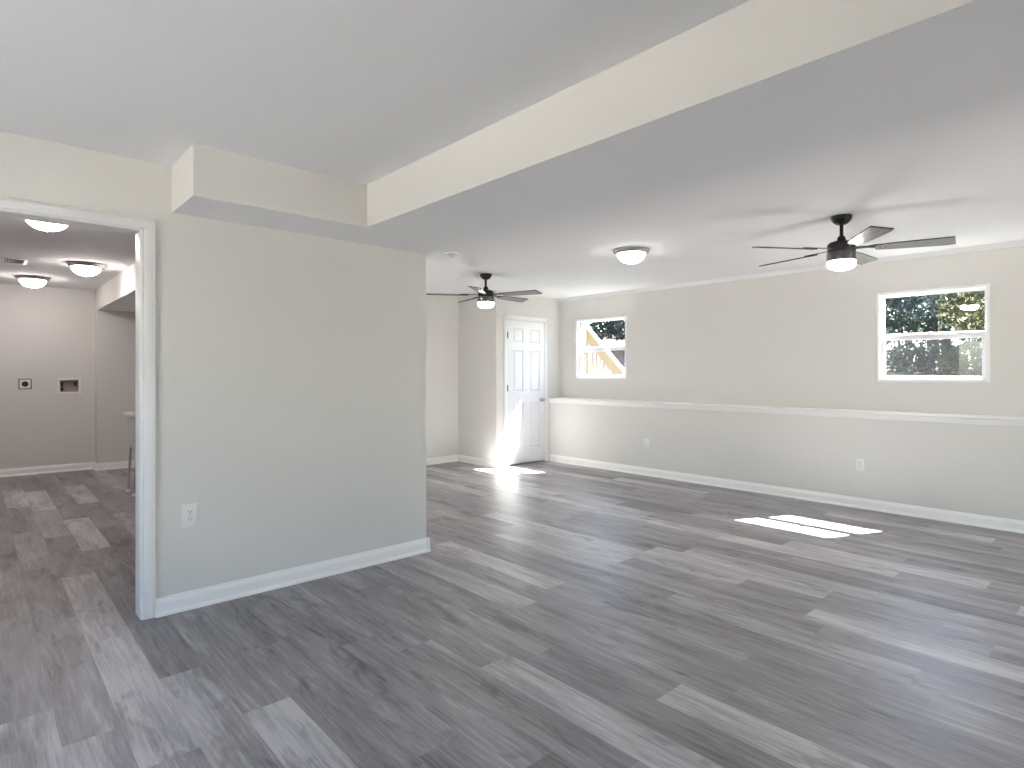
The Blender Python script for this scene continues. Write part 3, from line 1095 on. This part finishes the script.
make_tree('bush', 15.4, 3.75, [(0, 0, .30, .38), (.2, .5, .26, .34), (-.1, -.45, .30, .36)], 2600, .05, M['leaf_green'], 0, 0,
          'low green bush in the lower left pane of the wide-pane window', 'bush', 4, GT)
make_tree('shrub', 14.6, 2.55, [(0, 0, .36, .36), (.1, .35, .26, .26)], 2000, .045, M['leaf_gold'], 0, 0,
          'pale yellowish shrub in the lower pane of the wide-pane window', 'bush', 5, GT)
make_tree('tall_tree', 24.5, 22.2, [(0, -2.0, 3.3, 1.7), (.6, -3.6, 3.1, 1.5), (-.6, -.6, 3.3, 1.7), (0, -2.2, 5.0, 2.0), (.8, -4.6, 3.9, 1.6), (.9, -2.6, 3.0, 1.4)], 15000, .115, M['leaf_blue'], .2, 4.0,
          'bluish tree above the pale roof in the small far window', 'tree', 6, GT)

make_tree('hedge_tree', 44.0, 9.0, [(0, -4, 2.6, 3.6), (0, 0, 3.0, 3.8), (0, 4, 2.8, 3.6), (0, -2, 5.6, 3.4), (0, 2.5, 5.8, 3.6)], 9000, .22, M['leaf_blue'], .3, 5.0,
          'broad dark tree far behind the other trees of the wide-pane window', 'tree', 8, GT)
# deck stairs with a sloping picket railing outside the far window
XS_ = 8.30
st = empty('stair_railing', (XS_, 6.2, 1.10))
def rail_z(y):      # top edge of the handrail, local y from the foot (0) upwards
    return .12 + (y + .02) * .98
bm = bmesh.new()
bar(bm, (0, -.25, rail_z(-.25) - .125), (0, 2.3, rail_z(2.3) - .125), .04, .185)
build('handrail_board', bm, M['lumber'], st)
bm = bmesh.new()
bar(bm, (0, -.25, rail_z(-.25) + .006), (0, 2.3, rail_z(2.3) + .006), .10, .03)
build('handrail_cap', bm, M['lumber_pale'], st)
bm = bmesh.new()
box(bm, (-.045, .895, 0), (.045, .985, 1.35), .004)
build('post', bm, M['lumber_pale'], st)
for k in range(14):
    y = .03 + .083 * k
    if abs(y - .94) < .05:
        continue
    bm = bmesh.new()
    box(bm, (.022, y - .019, -.02), (.056, y + .019, rail_z(y) - .05), .002)
    build('picket', bm, M['lumber_pale'], st)
tag(st, 'sloping new timber railing with pale pickets outside the small far window', 'railing')

# low brick house beyond
hx, hy = 38.0, 28.2
hz = ground_z(hx)
ho = empty('brick_house', (hx, hy, hz), math.radians(38))
bm = bmesh.new()
box(bm, (-4, -5, -.2), (4, 5, 1.35))
prism(bm, [(-4, 1.35), (4, 1.35), (0, 2.55)], 'y', -4.9, 4.9)
build('wall', bm, M['brick'], ho)
bm = bmesh.new()
for s in (-1, 1):
    v = [(s * 4.5, -5.3, 1.18), (0, -5.3, 2.60), (0, 5.3, 2.60), (s * 4.5, 5.3, 1.18)]
    lo = [bm.verts.new(p) for p in v]
    hi = [bm.verts.new((p[0], p[1], p[2] + .14)) for p in v]
    bm.faces.new(lo); bm.faces.new(hi[::-1])
    for k in range(4):
        bm.faces.new((lo[k], lo[(k + 1) % 4], hi[(k + 1) % 4], hi[k]))
build('roof', bm, M['roofing'], ho)
for y in (-3, 0, 3):
    bm = bmesh.new()
    box(bm, (-4.06, y - .6, .25), (-3.98, y + .6, 1.1), .01)
    build('window', bm, M['house_white'], ho)
tag(ho, 'low brick house with pale pinkish roof behind the sloping railing', 'house')
